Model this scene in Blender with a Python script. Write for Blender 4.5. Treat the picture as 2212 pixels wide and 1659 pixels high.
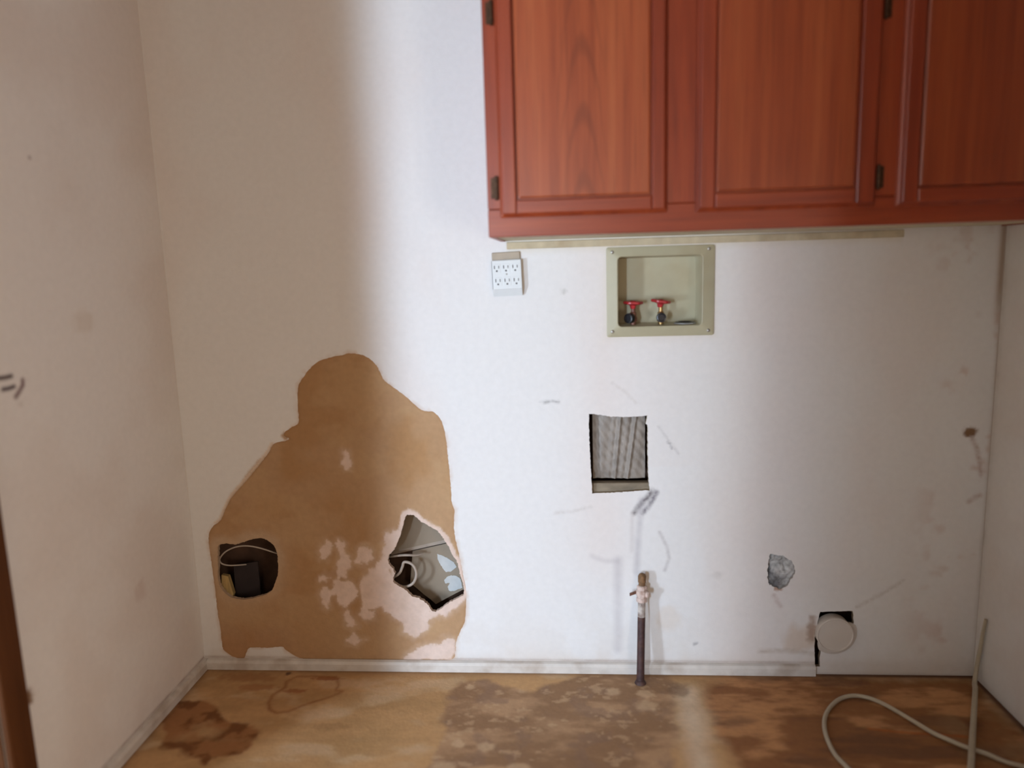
import bpy, math, random
import numpy as np
from mathutils import Matrix, Vector
from mathutils.geometry import delaunay_2d_cdt

random.seed(4)
for o in list(bpy.data.objects):
    bpy.data.objects.remove(o)
SC = bpy.context.scene
COL = SC.collection

# ---------------------------------------------------------------- camera
YAW, PITCH, ROLL = 0.07434, 0.15851, -0.02933
def camera_axes(yaw, pitch, roll):
    f = Vector((-math.sin(yaw), math.cos(yaw), 0)); r = Vector((math.cos(yaw), math.sin(yaw), 0)); u = Vector((0, 0, 1))
    f2 = f * math.cos(pitch) - u * math.sin(pitch); u2 = u * math.cos(pitch) + f * math.sin(pitch)
    return r * math.cos(roll) + u2 * math.sin(roll), u2 * math.cos(roll) - r * math.sin(roll), f2
cam_data = bpy.data.cameras.new('camera')
cam = bpy.data.objects.new('camera', cam_data); COL.objects.link(cam)
cr, cu, cf = camera_axes(YAW, PITCH, ROLL)
M = Matrix.Identity(4)
for i in range(3):
    M[i][0], M[i][1], M[i][2] = cr[i], cu[i], -cf[i]
M[0][3], M[1][3], M[2][3] = 1.07757, -1.94094, 1.1429
cam.matrix_world = M
cam_data.sensor_width = 36.0
cam_data.lens = 1586.2 / 2212 * 36
cam_data.clip_start = 0.02
cam_data.dof.use_dof = True                 # a compact camera that focused a touch beyond the wall
cam_data.dof.focus_distance = 2.25
cam_data.dof.aperture_fstop = 1.05
SC.camera = cam

# ---------------------------------------------------------------- light and exposure
world = bpy.data.worlds.new('world'); SC.world = world
world.use_nodes = True
bg = world.node_tree.nodes['Background']
bg.inputs[0].default_value = (1.0, 0.71, 0.50, 1)
bg.inputs[1].default_value = 0.10
SC.view_settings.view_transform = 'Standard'
SC.view_settings.look = 'None'
SC.view_settings.exposure = 0.0
SC.view_settings.gamma = 1.0
SC.view_settings.use_curve_mapping = False

def area_light(name, loc, direction, sx, sz, power, color):
    l = bpy.data.lights.new(name, 'AREA'); l.shape = 'RECTANGLE'
    l.size = sx; l.size_y = sz; l.energy = power; l.color = color
    o = bpy.data.objects.new(name, l); COL.objects.link(o)
    o.location = loc
    o.rotation_euler = Vector(direction).to_track_quat('-Z', 'Y').to_euler()
    return o
# daylight at the tall narrow window of the room beyond the doorway
area_light('window_daylight', (-1.53, -2.70, 0.66), (1, 0, -.5), 0.30, 1.06, 138, (0.64, 0.80, 1.0))
# added slit lamp, far behind at left, to soften the main beam's shadows
area_light('added_slit_light', (-0.83, -5.22, 0.80), (0, 1, -.5), 0.16, 1.20, 162, (0.64, 0.80, 1.0))
# added warm fill in the right wall, behind the camera, for the left side
area_light('added_side_fill', (2.24, -2.40, 0.62), (-1, 0, 0), 0.76, 0.58, 18.5, (1.0, 0.87, 0.73))
# added light behind the camera, reflected as sheen on the cabinet
area_light('added_sheen_light', (0.80, -3.43, 1.22), (0, 1, 0), 0.68, 0.54, 4.6, (1.0, 0.80, 0.60))

# ---------------------------------------------------------------- helpers
def nrm(o, label=None, cat=None, group=None, kind=None):
    if label: o['label'] = label
    if cat: o['category'] = cat
    if group: o['group'] = group
    if kind: o['kind'] = kind
    return o
def link(name, me, mat, parent=None, smooth=False):
    o = bpy.data.objects.new(name, me); COL.objects.link(o)
    if mat is not None: me.materials.append(mat)
    if parent is not None: o.parent = parent
    if smooth:
        me.polygons.foreach_set('use_smooth', [True] * len(me.polygons))
    return o
def thing(name, label, cat, loc, rot=(0, 0, 0), group=None):
    o = bpy.data.objects.new(name, None); COL.objects.link(o)
    o.location = loc; o.rotation_euler = rot; o.empty_display_size = 0.05
    return nrm(o, label, cat, group)

class Mesh:
    def __init__(s): s.v = []; s.f = []
    def add(s, verts, faces):
        n = len(s.v); s.v += [tuple(v) for v in verts]; s.f += [tuple(i + n for i in f) for f in faces]; return s
    def box(s, x0, x1, y0, y1, z0, z1, bev=0.0):
        if bev <= 0:
            v = [(x, y, z) for x in (x0, x1) for y in (y0, y1) for z in (z0, z1)]
            return s.add(v, [(0, 1, 3, 2), (4, 6, 7, 5), (0, 4, 5, 1), (2, 3, 7, 6), (0, 2, 6, 4), (1, 5, 7, 3)])
        b = bev; v = []; idx = {}
        for sx, X in ((-1, x0), (1, x1)):
            for sy, Y in ((-1, y0), (1, y1)):
                for sz, Z in ((-1, z0), (1, z1)):
                    for a in range(3):
                        p = [X - sx * b, Y - sy * b, Z - sz * b]
                        p[a] = (X, Y, Z)[a]
                        idx[(sx, sy, sz, a)] = len(v); v.append(tuple(p))
        f = []
        for sx in (-1, 1):
            f.append([idx[(sx, a, b_, 0)] for a, b_ in ((-1, -1), (1, -1), (1, 1), (-1, 1))])
            f.append([idx[(a, sx, b_, 1)] for a, b_ in ((-1, -1), (1, -1), (1, 1), (-1, 1))])
            f.append([idx[(a, b_, sx, 2)] for a, b_ in ((-1, -1), (1, -1), (1, 1), (-1, 1))])
        for a in (-1, 1):
            for b_ in (-1, 1):
                f.append([idx[(a, b_, -1, 0)], idx[(a, b_, 1, 0)], idx[(a, b_, 1, 1)], idx[(a, b_, -1, 1)]])
                f.append([idx[(a, -1, b_, 0)], idx[(a, 1, b_, 0)], idx[(a, 1, b_, 2)], idx[(a, -1, b_, 2)]])
                f.append([idx[(-1, a, b_, 1)], idx[(1, a, b_, 1)], idx[(1, a, b_, 2)], idx[(-1, a, b_, 2)]])
                for c in (-1, 1): f.append([idx[(a, b_, c, k)] for k in range(3)])
        return s.add(v, f)
    def loops(s, rings, cap0=True, cap1=True):
        n = len(rings[0]); v = [p for r in rings for p in r]; f = []
        for k in range(len(rings) - 1):
            for i in range(n):
                j = (i + 1) % n
                f.append((k * n + i, k * n + j, (k + 1) * n + j, (k + 1) * n + i))
        if cap0: f.append(tuple(range(n))[::-1])
        if cap1: f.append(tuple((len(rings) - 1) * n + i for i in range(n)))
        return s.add(v, f)
    def rects(s, spec, n=4, cap0=True, cap1=True):
        """rounded rectangles in x/z stacked along y: (y, x0, x1, z0, z1, r)"""
        rings = []
        for y, x0, x1, z0, z1, r in spec:
            ring = []
            for cx, cz, a0 in ((x1 - r, z1 - r, 0), (x0 + r, z1 - r, 90), (x0 + r, z0 + r, 180), (x1 - r, z0 + r, 270)):
                for k in range(n):
                    a = math.radians(a0 + 90 * k / (n - 1))
                    ring.append((cx + r * math.cos(a), y, cz + r * math.sin(a)))
            rings.append(ring)
        return s.loops(rings, cap0, cap1)
    def lathe(s, profile, origin=(0, 0, 0), axis=(0, 0, 1), n=24, cap0=True, cap1=True, wob=None):
        ax = Vector(axis).normalized(); t = Vector((1, 0, 0)) if abs(ax.x) < .9 else Vector((0, 1, 0))
        e1 = (t - ax * t.dot(ax)).normalized(); e2 = ax.cross(e1); o = Vector(origin); rings = []
        for r, h in profile:
            rings.append([tuple(o + ax * h + (e1 * math.cos(2 * math.pi * k / n) + e2 * math.sin(2 * math.pi * k / n)) * (r * (wob(k / n) if wob else 1))) for k in range(n)])
        return s.loops(rings, cap0, cap1)
    def tube(s, pts, rad, n=10):
        P = [Vector(p) for p in pts]; rings = []; prev = None
        for i, p in enumerate(P):
            d = (P[min(i + 1, len(P) - 1)] - P[max(i - 1, 0)]).normalized()
            if prev is None:
                t = Vector((0, 0, 1)) if abs(d.z) < .9 else Vector((1, 0, 0))
            else: t = prev
            e1 = (t - d * t.dot(d)).normalized(); e2 = d.cross(e1); prev = e1
            r = rad[i] if hasattr(rad, '__len__') else rad
            rings.append([tuple(p + (e1 * math.cos(2 * math.pi * k / n) + e2 * math.sin(2 * math.pi * k / n)) * r) for k in range(n)])
        return s.loops(rings)
    def build(s, name, mat, parent=None, smooth=False, off=(0, 0, 0)):
        me = bpy.data.meshes.new(name)
        me.from_pydata([(a - off[0], b - off[1], c - off[2]) for a, b, c in s.v], [], s.f); me.update()
        import bmesh
        bm = bmesh.new(); bm.from_mesh(me); bmesh.ops.recalc_face_normals(bm, faces=bm.faces); bm.to_mesh(me); bm.free()
        o = link(name, me, mat, parent)
        if smooth:
            me.polygons.foreach_set('use_smooth', [len(p.vertices) == 4 for p in me.polygons])
            try: me.set_sharp_from_angle(angle=math.radians(40))
            except Exception: pass
        return o

def spline(pts, n=8, closed=False):
    P = [Vector(p) for p in pts]; m = len(P); out = []
    for i in range(m if closed else m - 1):
        g = (lambda k: P[k % m]) if closed else (lambda k: P[max(0, min(m - 1, k))])
        a, b, c, d = g(i - 1), g(i), g(i + 1), g(i + 2)
        for k in range(n):
            t = k / n
            out.append(tuple(.5 * ((2 * b) + (c - a) * t + (2 * a - 5 * b + 4 * c - d) * t * t + (3 * b - a - 3 * c + d) * t ** 3)))
    if not closed: out.append(tuple(P[-1]))
    return out
def resample(poly, step, jit=0.0, seed=0, smooth=True):
    rnd = random.Random(seed); q = spline([(a, b, 0) for a, b in poly], 6, True) if smooth else [(a, b, 0) for a, b in poly]
    out = []; n = len(q)
    for i in range(n):
        a = Vector(q[i][:2]); b = Vector(q[(i + 1) % n][:2]); L = (b - a).length; k = max(1, int(round(L / step)))
        for j in range(k):
            out.append(a + (b - a) * (j / k))
    res = [out[0]]
    for p in out[1:]:
        if (p - res[-1]).length > step * .55: res.append(p)
    if (res[-1] - res[0]).length < step * .5: res.pop()
    return [(p.x + rnd.uniform(-jit, jit), p.y + rnd.uniform(-jit, jit)) for p in res]

# ---- numpy noise and distance fields, used for wear and stains, also for painted shadows
def vnoise(x, y, seed=0):
    xi = np.floor(x).astype(np.int64); yi = np.floor(y).astype(np.int64); fx = x - xi; fy = y - yi
    fx = fx * fx * (3 - 2 * fx); fy = fy * fy * (3 - 2 * fy)
    def h(a, b):
        n = (a * 374761393 + b * 668265263 + seed * 974634777) & 0x7fffffff
        n = ((n ^ (n >> 13)) * 1274126177) & 0x7fffffff
        return ((n ^ (n >> 16)) & 0xffff) / 65535.0
    return (h(xi, yi) * (1 - fx) + h(xi + 1, yi) * fx) * (1 - fy) + (h(xi, yi + 1) * (1 - fx) + h(xi + 1, yi + 1) * fx) * fy
def fbm(x, y, s, seed=0, oct=4):
    t = 0; a = .5; n = 0
    for k in range(oct):
        t = t + a * vnoise(x * s + 17.3 * k, y * s + 9.1 * k, seed + k); n += a; a *= .55; s *= 2.03
    return t / n
def seg_dist(X, Y, pts, closed):
    d = np.full(X.shape, 1e9); n = len(pts)
    for i in range(n if closed else n - 1):
        ax, ay = pts[i]; bx, by = pts[(i + 1) % n]
        dx, dy = bx - ax, by - ay; L = dx * dx + dy * dy + 1e-12
        t = np.clip(((X - ax) * dx + (Y - ay) * dy) / L, 0, 1)
        d = np.minimum(d, np.hypot(X - ax - t * dx, Y - ay - t * dy))
    return d
def inside(X, Y, pts):
    r = np.zeros(X.shape, bool); n = len(pts)
    for i in range(n):
        ax, ay = pts[i]; bx, by = pts[(i + 1) % n]
        c = (ay > Y) != (by > Y)
        if by != ay: r ^= c & (X < (bx - ax) * (Y - ay) / (by - ay) + ax)
    return r
def sdf(X, Y, pts): return np.where(inside(X, Y, pts), -1, 1) * seg_dist(X, Y, pts, True)
def sstep(a, b, x):
    t = np.clip((x - a) / (b - a), 0, 1); return t * t * (3 - 2 * t)
def mixc(c, col, m): return c * (1 - m[:, None]) + np.array(col)[None, :] * m[:, None]

def sheet(name, to3, outer, holes, zones, colorfn, mat, parent=None, lip=None, lip_holes=None, relief=None):
    """a flat sheet cut to an outline with holes, meshed finely where zones say so; to3 maps (a, b, depth) to xyz"""
    verts = []; edges = []; polys = [outer] + list(holes)
    for p in polys:
        n0 = len(verts); verts += [tuple(q) for q in p]
        edges += [(n0 + i, n0 + (i + 1) % len(p)) for i in range(len(p))]
    pts = []
    for zi, (a0, a1, b0, b1, st) in enumerate(zones):
        A, B = np.meshgrid(np.arange(a0 + st * .5, a1, st), np.arange(b0 + st * .5, b1, st))
        rs = np.random.RandomState(zi + 3)
        A = A.ravel() + rs.uniform(-.2, .2, A.size) * st; B = B.ravel() + rs.uniform(-.2, .2, B.size) * st
        ok = inside(A, B, outer)
        for q in zones[zi + 1:]:
            ok &= ~((A > q[0]) & (A < q[1]) & (B > q[2]) & (B < q[3]))
        A, B = A[ok], B[ok]
        for p in polys:
            P = np.array(p); near = (A > P[:, 0].min() - st) & (A < P[:, 0].max() + st) & (B > P[:, 1].min() - st) & (B < P[:, 1].max() + st)
            k = np.ones(A.shape, bool); idx = np.where(near)[0]
            if len(idx):
                s = sdf(A[idx], B[idx], p)
                k[idx] = (np.abs(s) > st * .35) & ((s < 0) if p is outer else (s > 0))
            A, B = A[k], B[k]
        pts.append(np.stack([A, B], 1))
    V = np.concatenate([np.array(verts)] + pts)
    vo, eo, fo, *_ = delaunay_2d_cdt([Vector(p) for p in V], edges, [], 0, 1e-7)
    vo = np.array([tuple(v) for v in vo]); fo = np.array([f[:3] for f in fo])
    c = vo[fo].mean(1); ok = inside(c[:, 0], c[:, 1], outer)
    for h in holes: ok &= ~inside(c[:, 0], c[:, 1], h)
    fo = fo[ok]
    n = len(vo); dep = np.zeros(n) if relief is None else relief(vo[:, 0], vo[:, 1])
    X = to3(vo[:, 0], vo[:, 1], dep)
    colr = colorfn(vo[:, 0], vo[:, 1])
    faces = [tuple(int(i) for i in f) for f in fo]
    for loop, d, lc in (lip or []):                       # the cut edge: walls running back from an outline
        L = np.array(loop); m = len(loop)
        a = to3(L[:, 0], L[:, 1], np.zeros(m)); b = to3(L[:, 0], L[:, 1], np.full(m, d))
        k0 = len(X); X = np.concatenate([X, a, b]); colr = np.concatenate([colr, np.tile(np.array(lc), (2 * m, 1))])
        faces += [(k0 + i, k0 + (i + 1) % m, k0 + m + (i + 1) % m, k0 + m + i) for i in range(m)]
    me = bpy.data.meshes.new(name); me.from_pydata([tuple(p) for p in X.tolist()], [], faces); me.update()
    at = me.attributes.new('wear_and_shade', 'FLOAT_COLOR', 'POINT')
    at.data.foreach_set('color', np.concatenate([colr, np.ones((len(X), 1))], 1).astype(np.float32).ravel())
    return link(name, me, mat, parent)

# ---------------------------------------------------------------- materials
def new_mat(name):
    m = bpy.data.materials.new(name); m.use_nodes = True
    return m, m.node_tree.nodes, m.node_tree.links, m.node_tree.nodes['Principled BSDF']
def mat_worn(name, rough, grain, bump, bscale, spec=.3):
    m, N, L, B = new_mat(name)
    a = N.new('ShaderNodeAttribute'); a.attribute_name = 'wear_and_shade'
    tc = N.new('ShaderNodeTexCoord'); nz = N.new('ShaderNodeTexNoise'); nz.inputs['Scale'].default_value = 60; nz.inputs['Detail'].default_value = 6
    L.new(tc.outputs['Object'], nz.inputs['Vector'])
    mr = N.new('ShaderNodeMapRange'); mr.inputs['To Min'].default_value = 1 - grain; mr.inputs['To Max'].default_value = 1 + grain
    mr.inputs['From Min'].default_value = .3; mr.inputs['From Max'].default_value = .7
    L.new(nz.outputs['Fac'], mr.inputs['Value'])
    mx = N.new('ShaderNodeVectorMath'); mx.operation = 'SCALE'
    L.new(a.outputs['Color'], mx.inputs[0]); L.new(mr.outputs['Result'], mx.inputs['Scale'])
    L.new(mx.outputs['Vector'], B.inputs['Base Color'])
    B.inputs['Roughness'].default_value = rough; B.inputs['Specular IOR Level'].default_value = spec
    n2 = N.new('ShaderNodeTexNoise'); n2.inputs['Scale'].default_value = bscale; n2.inputs['Detail'].default_value = 5
    L.new(tc.outputs['Object'], n2.inputs['Vector'])
    bp = N.new('ShaderNodeBump'); bp.inputs['Strength'].default_value = bump; bp.inputs['Distance'].default_value = .004
    L.new(n2.outputs['Fac'], bp.inputs['Height']); L.new(bp.outputs['Normal'], B.inputs['Normal'])
    return m
def mat_plain(name, col, rough=.5, metal=0.0, var=.12, scale=40, bump=0.0, spec=.5, stretch=(1, 1, 1), dirt=None, dirt_amt=.5):
    m, N, L, B = new_mat(name)
    tc = N.new('ShaderNodeTexCoord'); mp = N.new('ShaderNodeMapping'); mp.inputs['Scale'].default_value = stretch
    L.new(tc.outputs['Object'], mp.inputs['Vector'])
    nz = N.new('ShaderNodeTexNoise'); nz.inputs['Scale'].default_value = scale; nz.inputs['Detail'].default_value = 5
    L.new(mp.outputs['Vector'], nz.inputs['Vector'])
    rp = N.new('ShaderNodeValToRGB')
    rp.color_ramp.elements[0].position = .3; rp.color_ramp.elements[1].position = .7
    rp.color_ramp.elements[0].color = tuple(c * (1 - var) for c in col) + (1,)
    rp.color_ramp.elements[1].color = tuple(min(1, c * (1 + var)) for c in col) + (1,)
    L.new(nz.outputs['Fac'], rp.inputs['Fac']); out = rp.outputs['Color']
    if dirt:
        n3 = N.new('ShaderNodeTexNoise'); n3.inputs['Scale'].default_value = scale * .45; n3.inputs['Detail'].default_value = 6
        L.new(tc.outputs['Object'], n3.inputs['Vector'])
        mr = N.new('ShaderNodeMapRange'); mr.inputs['From Min'].default_value = .48; mr.inputs['From Max'].default_value = .68; mr.inputs['To Max'].default_value = dirt_amt
        L.new(n3.outputs['Fac'], mr.inputs['Value'])
        mx = N.new('ShaderNodeMix'); mx.data_type = 'RGBA'; mx.inputs['B'].default_value = tuple(dirt) + (1,)
        L.new(mr.outputs['Result'], mx.inputs['Factor']); L.new(out, mx.inputs['A']); out = mx.outputs['Result']
    L.new(out, B.inputs['Base Color'])
    B.inputs['Roughness'].default_value = rough; B.inputs['Metallic'].default_value = metal; B.inputs['Specular IOR Level'].default_value = spec
    if bump:
        bp = N.new('ShaderNodeBump'); bp.inputs['Strength'].default_value = bump; bp.inputs['Distance'].default_value = .003
        L.new(nz.outputs['Fac'], bp.inputs['Height']); L.new(bp.outputs['Normal'], B.inputs['Normal'])
    return m
def mat_wood(name, axis, cols, rough=.42, cathedral=False, spec=.8):
    """varnished oak: long fibres, open pores and, on a panel, arched growth rings"""
    m, N, L, B = new_mat(name)
    tc = N.new('ShaderNodeTexCoord'); mp = N.new('ShaderNodeMapping')
    s = [26, 26, 26]; s[axis] = .9; mp.inputs['Scale'].default_value = s
    L.new(tc.outputs['Object'], mp.inputs['Vector'])
    nz = N.new('ShaderNodeTexNoise'); nz.inputs['Scale'].default_value = 1.0; nz.inputs['Detail'].default_value = 7; nz.inputs['Roughness'].default_value = .6; nz.inputs['Distortion'].default_value = .3
    L.new(mp.outputs['Vector'], nz.inputs['Vector'])
    rp = N.new('ShaderNodeValToRGB'); e = rp.color_ramp.elements
    e[0].position = .30; e[0].color = cols[0] + (1,); e[1].position = .72; e[1].color = cols[2] + (1,)
    k = e.new(.5); k.color = cols[1] + (1,)
    L.new(nz.outputs['Fac'], rp.inputs['Fac']); out = rp.outputs['Color']
    mp2 = N.new('ShaderNodeMapping'); s2 = [330, 330, 330]; s2[axis] = 7; mp2.inputs['Scale'].default_value = s2
    L.new(tc.outputs['Object'], mp2.inputs['Vector'])
    n2 = N.new('ShaderNodeTexNoise'); n2.inputs['Scale'].default_value = 1.0; n2.inputs['Detail'].default_value = 2
    L.new(mp2.outputs['Vector'], n2.inputs['Vector'])
    mr = N.new('ShaderNodeMapRange'); mr.inputs['From Min'].default_value = .54; mr.inputs['From Max'].default_value = .72; mr.inputs['To Max'].default_value = .38
    L.new(n2.outputs['Fac'], mr.inputs['Value'])
    fac = mr.outputs['Result']
    if cathedral:
        # arches: tall parabolas about the panel's middle, v = z + 90 x^2
        sx = N.new('ShaderNodeSeparateXYZ'); n4 = N.new('ShaderNodeTexNoise'); n4.inputs['Scale'].default_value = 7; n4.inputs['Detail'].default_value = 3
        L.new(tc.outputs['Object'], sx.inputs[0]); L.new(tc.outputs['Object'], n4.inputs['Vector'])
        def mth(op, a, b):
            k = N.new('ShaderNodeMath'); k.operation = op
            for q, v in ((0, a), (1, b)):
                if isinstance(v, (int, float)): k.inputs[q].default_value = v
                else: L.new(v, k.inputs[q])
            return k.outputs[0]
        xo = mth('ADD', sx.outputs['X'], mth('MULTIPLY', mth('SUBTRACT', n4.outputs['Fac'], .5), .022))
        v = mth('ADD', sx.outputs['Z'], mth('MULTIPLY', mth('MULTIPLY', xo, xo), 90.0))
        wv = N.new('ShaderNodeMath'); wv.operation = 'SINE'
        L.new(mth('MULTIPLY', v, 46.0), wv.inputs[0])
        fade = mth('MAXIMUM', mth('SUBTRACT', 1.0, mth('MULTIPLY', mth('ABSOLUTE', sx.outputs['X'], 0), 11.0)), 0.0)
        wfac = mth('MULTIPLY', mth('ADD', mth('MULTIPLY', wv.outputs[0], .5), .5), mth('POWER', fade, .35))
        m2 = N.new('ShaderNodeMapRange'); m2.inputs['From Min'].default_value = .62; m2.inputs['From Max'].default_value = 1.0; m2.inputs['To Max'].default_value = .42
        L.new(wfac, m2.inputs['Value'])
        mm = N.new('ShaderNodeMath'); mm.operation = 'MAXIMUM'
        L.new(fac, mm.inputs[0]); L.new(m2.outputs['Result'], mm.inputs[1]); fac = mm.outputs[0]
    mx = N.new('ShaderNodeMix'); mx.data_type = 'RGBA'; mx.inputs['B'].default_value = tuple(c * .45 for c in cols[0]) + (1,)
    L.new(fac, mx.inputs['Factor']); L.new(out, mx.inputs['A'])
    L.new(mx.outputs['Result'], B.inputs['Base Color'])
    B.inputs['Roughness'].default_value = rough; B.inputs['Specular IOR Level'].default_value = spec
    bp = N.new('ShaderNodeBump'); bp.inputs['Strength'].default_value = .12; bp.inputs['Distance'].default_value = .0006
    L.new(n2.outputs['Fac'], bp.inputs['Height']); L.new(bp.outputs['Normal'], B.inputs['Normal'])
    return m
PATCH = [(0.4938,0.9234),(0.5244,0.9201),(0.5505,0.907),(0.5667,0.8888),(0.5769,0.8657),(0.5873,0.8463),(0.6149,0.8247),(0.6481,0.7972),(0.6737,0.7717),(0.6925,0.7617),(0.7154,0.7587),(0.732,0.7437),(0.7423,0.7183),(0.7483,0.6792),(0.7516,0.6202),(0.7548,0.5606),(0.7562,0.5005),(0.762,0.4803),(0.759,0.4276),(0.762,0.3962),(0.7689,0.3581),(0.7785,0.2966),(0.7854,0.2463),(0.7844,0.2034),(0.7787,0.1523),(0.7607,0.1126),(0.7502,0.0846),(0.7472,0.0566),(0.7311,0.0316),(0.6289,0.028),(0.5145,0.0268),(0.3992,0.0255),(0.3104,0.027),(0.2725,0.0397),(0.2468,0.0578),(0.2359,0.067),(0.1927,0.0634),(0.1419,0.0629),(0.1287,0.0464),(0.1172,0.0278),(0.0883,0.0337),(0.0661,0.0499),(0.0578,0.0662),(0.0569,0.1192),(0.0537,0.1677),(0.0528,0.24),(0.0496,0.3272),(0.0476,0.3861),(0.0526,0.4172),(0.068,0.4385),(0.0904,0.4548),(0.1248,0.5165),(0.1787,0.5733),(0.2188,0.6175),(0.2456,0.6494),(0.2637,0.6751),(0.2962,0.6827),(0.3086,0.6885),(0.2934,0.6967),(0.2983,0.7085),(0.3192,0.7221),(0.338,0.7356),(0.3397,0.7827),(0.3433,0.8294),(0.3548,0.8525),(0.3785,0.8809),(0.4033,0.9016),(0.443,0.9142),(0.4742,0.9192)]
FLAP = [(0.0896,0.4465),(0.081,0.4423),(0.1211,0.5207),(0.1777,0.5855),(0.2202,0.6336),(0.2592,0.6692),(0.2315,0.6254),(0.1948,0.5732),(0.1403,0.5082)]
HOLE1 = [(0.0738,0.3747),(0.0802,0.3805),(0.1019,0.383),(0.1247,0.3805),(0.1449,0.3855),(0.1652,0.3921),(0.1904,0.3987),(0.2083,0.3979),(0.2271,0.3878),(0.2406,0.3728),(0.2462,0.351),(0.2459,0.3275),(0.2446,0.3022),(0.2396,0.2802),(0.2314,0.2615),(0.2234,0.2444),(0.2144,0.235),(0.1971,0.2264),(0.175,0.2203),(0.1579,0.2151),(0.1327,0.2124),(0.1162,0.2141),(0.0966,0.2191),(0.0811,0.232),(0.0679,0.2508),(0.0636,0.2764),(0.0669,0.3105),(0.0699,0.3511)]
HOLE2 = [(0.6272,0.4663),(0.645,0.4662),(0.6544,0.4581),(0.6695,0.4438),(0.6926,0.4315),(0.7116,0.4181),(0.7265,0.3987),(0.7357,0.3823),(0.7448,0.3658),(0.7519,0.3453),(0.7612,0.3329),(0.7665,0.3163),(0.7695,0.2935),(0.7765,0.2707),(0.7797,0.2498),(0.7778,0.2289),(0.7503,0.2141),(0.7257,0.1992),(0.707,0.1844),(0.6947,0.1769),(0.6848,0.18),(0.6755,0.1969),(0.6622,0.2116),(0.6465,0.22),(0.6306,0.2241),(0.6192,0.2367),(0.6058,0.2483),(0.5882,0.2577),(0.5767,0.2681),(0.5795,0.2828),(0.5841,0.2933),(0.5789,0.3079),(0.5694,0.3183),(0.5664,0.3349),(0.5712,0.3495),(0.5839,0.3619),(0.5926,0.3763),(0.6017,0.3969),(0.6084,0.4113),(0.6135,0.4317),(0.6206,0.4541)]
VENT = [(1.1374,0.7476),(1.1539,0.7458),(1.1944,0.7389),(1.2329,0.7373),(1.2675,0.7382),(1.2924,0.7394),(1.2882,0.7177),(1.2934,0.7137),(1.2934,0.6358),(1.2944,0.5753),(1.2983,0.5325),(1.2905,0.5336),(1.2123,0.528),(1.1435,0.5254),(1.1428,0.546),(1.1405,0.597),(1.1383,0.6577),(1.1371,0.7178)]
OUTL = [(1.6227,0.3506),(1.6575,0.3464),(1.6811,0.3298),(1.6926,0.3017),(1.6807,0.2798),(1.6735,0.2609),(1.6526,0.2482),(1.6408,0.2544),(1.6211,0.2649),(1.6175,0.2901),(1.6177,0.3215)]
DRY = [(1.7612,0.1842),(1.8479,0.1878),(1.8517,0.1433),(1.8534,0.0234),(1.7575,0.0223),(1.7498,0.1234)]
CORD = [(1.6954,-0.3974),(1.6841,-0.3551),(1.6846,-0.3032),(1.6935,-0.2524),(1.7099,-0.2085),(1.7357,-0.1675),(1.773,-0.1298),(1.8127,-0.1127),(1.8463,-0.12),(1.873,-0.1433),(1.8964,-0.1788),(1.9203,-0.2225),(1.943,-0.2642),(1.9669,-0.2995),(1.9885,-0.3207),(2.0233,-0.345),(2.0514,-0.3648),(2.0832,-0.3819)]
STAIN_A = [(0.0139,-0.1798),(0.08,-0.1709),(0.1252,-0.1914),(0.1619,-0.2324),(0.1994,-0.2583),(0.2616,-0.2764),(0.3007,-0.3009),(0.2922,-0.3383),(0.2971,-0.368),(0.2686,-0.392),(0.2175,-0.3992),(0.2107,-0.4247),(0.1531,-0.3954),(0.1176,-0.3732),(0.0685,-0.3568),(0.0413,-0.3081),(0.0257,-0.2495)]
STAIN_A_HOLE = [(0.0806,-0.3196),(0.1048,-0.2871),(0.1381,-0.2533),(0.1786,-0.2851),(0.1533,-0.3176),(0.1065,-0.3374)]
RING = [(0.261,-0.1738),(0.2594,-0.1371),(0.28,-0.0986),(0.2726,-0.0673),(0.2955,-0.0426),(0.3595,-0.0412),(0.4064,-0.0443),(0.4265,-0.0797),(0.4271,-0.1106),(0.4459,-0.114),(0.4128,-0.1483),(0.3624,-0.1785),(0.3316,-0.2109),(0.3005,-0.2185),(0.2768,-0.2018)]
ROUGH = [(0.7633,-0.0634),(0.8324,-0.0493),(0.9104,-0.0849),(0.9757,-0.1035),(1.0762,-0.0271),(1.1612,-0.0124),(1.3467,-0.0213),(1.3715,-0.0704),(1.3454,-0.1853),(1.3352,-0.2813),(1.3161,-0.3566),(1.3135,-0.4256),(1.2808,-0.5005),(0.7359,-0.5187),(0.7441,-0.4435),(0.7533,-0.3854),(0.7549,-0.3234),(0.7673,-0.2703),(0.7458,-0.2434),(0.7503,-0.1324)]
DARKR = [(1.436,-0.0362),(1.5063,-0.0264),(1.6737,-0.0144),(2.1426,-0.035),(2.184,-0.3602),(2.0498,-0.5705),(1.4503,-0.592),(1.4505,-0.3761),(1.439,-0.3039),(1.4446,-0.218),(1.4205,-0.1689)]
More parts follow.
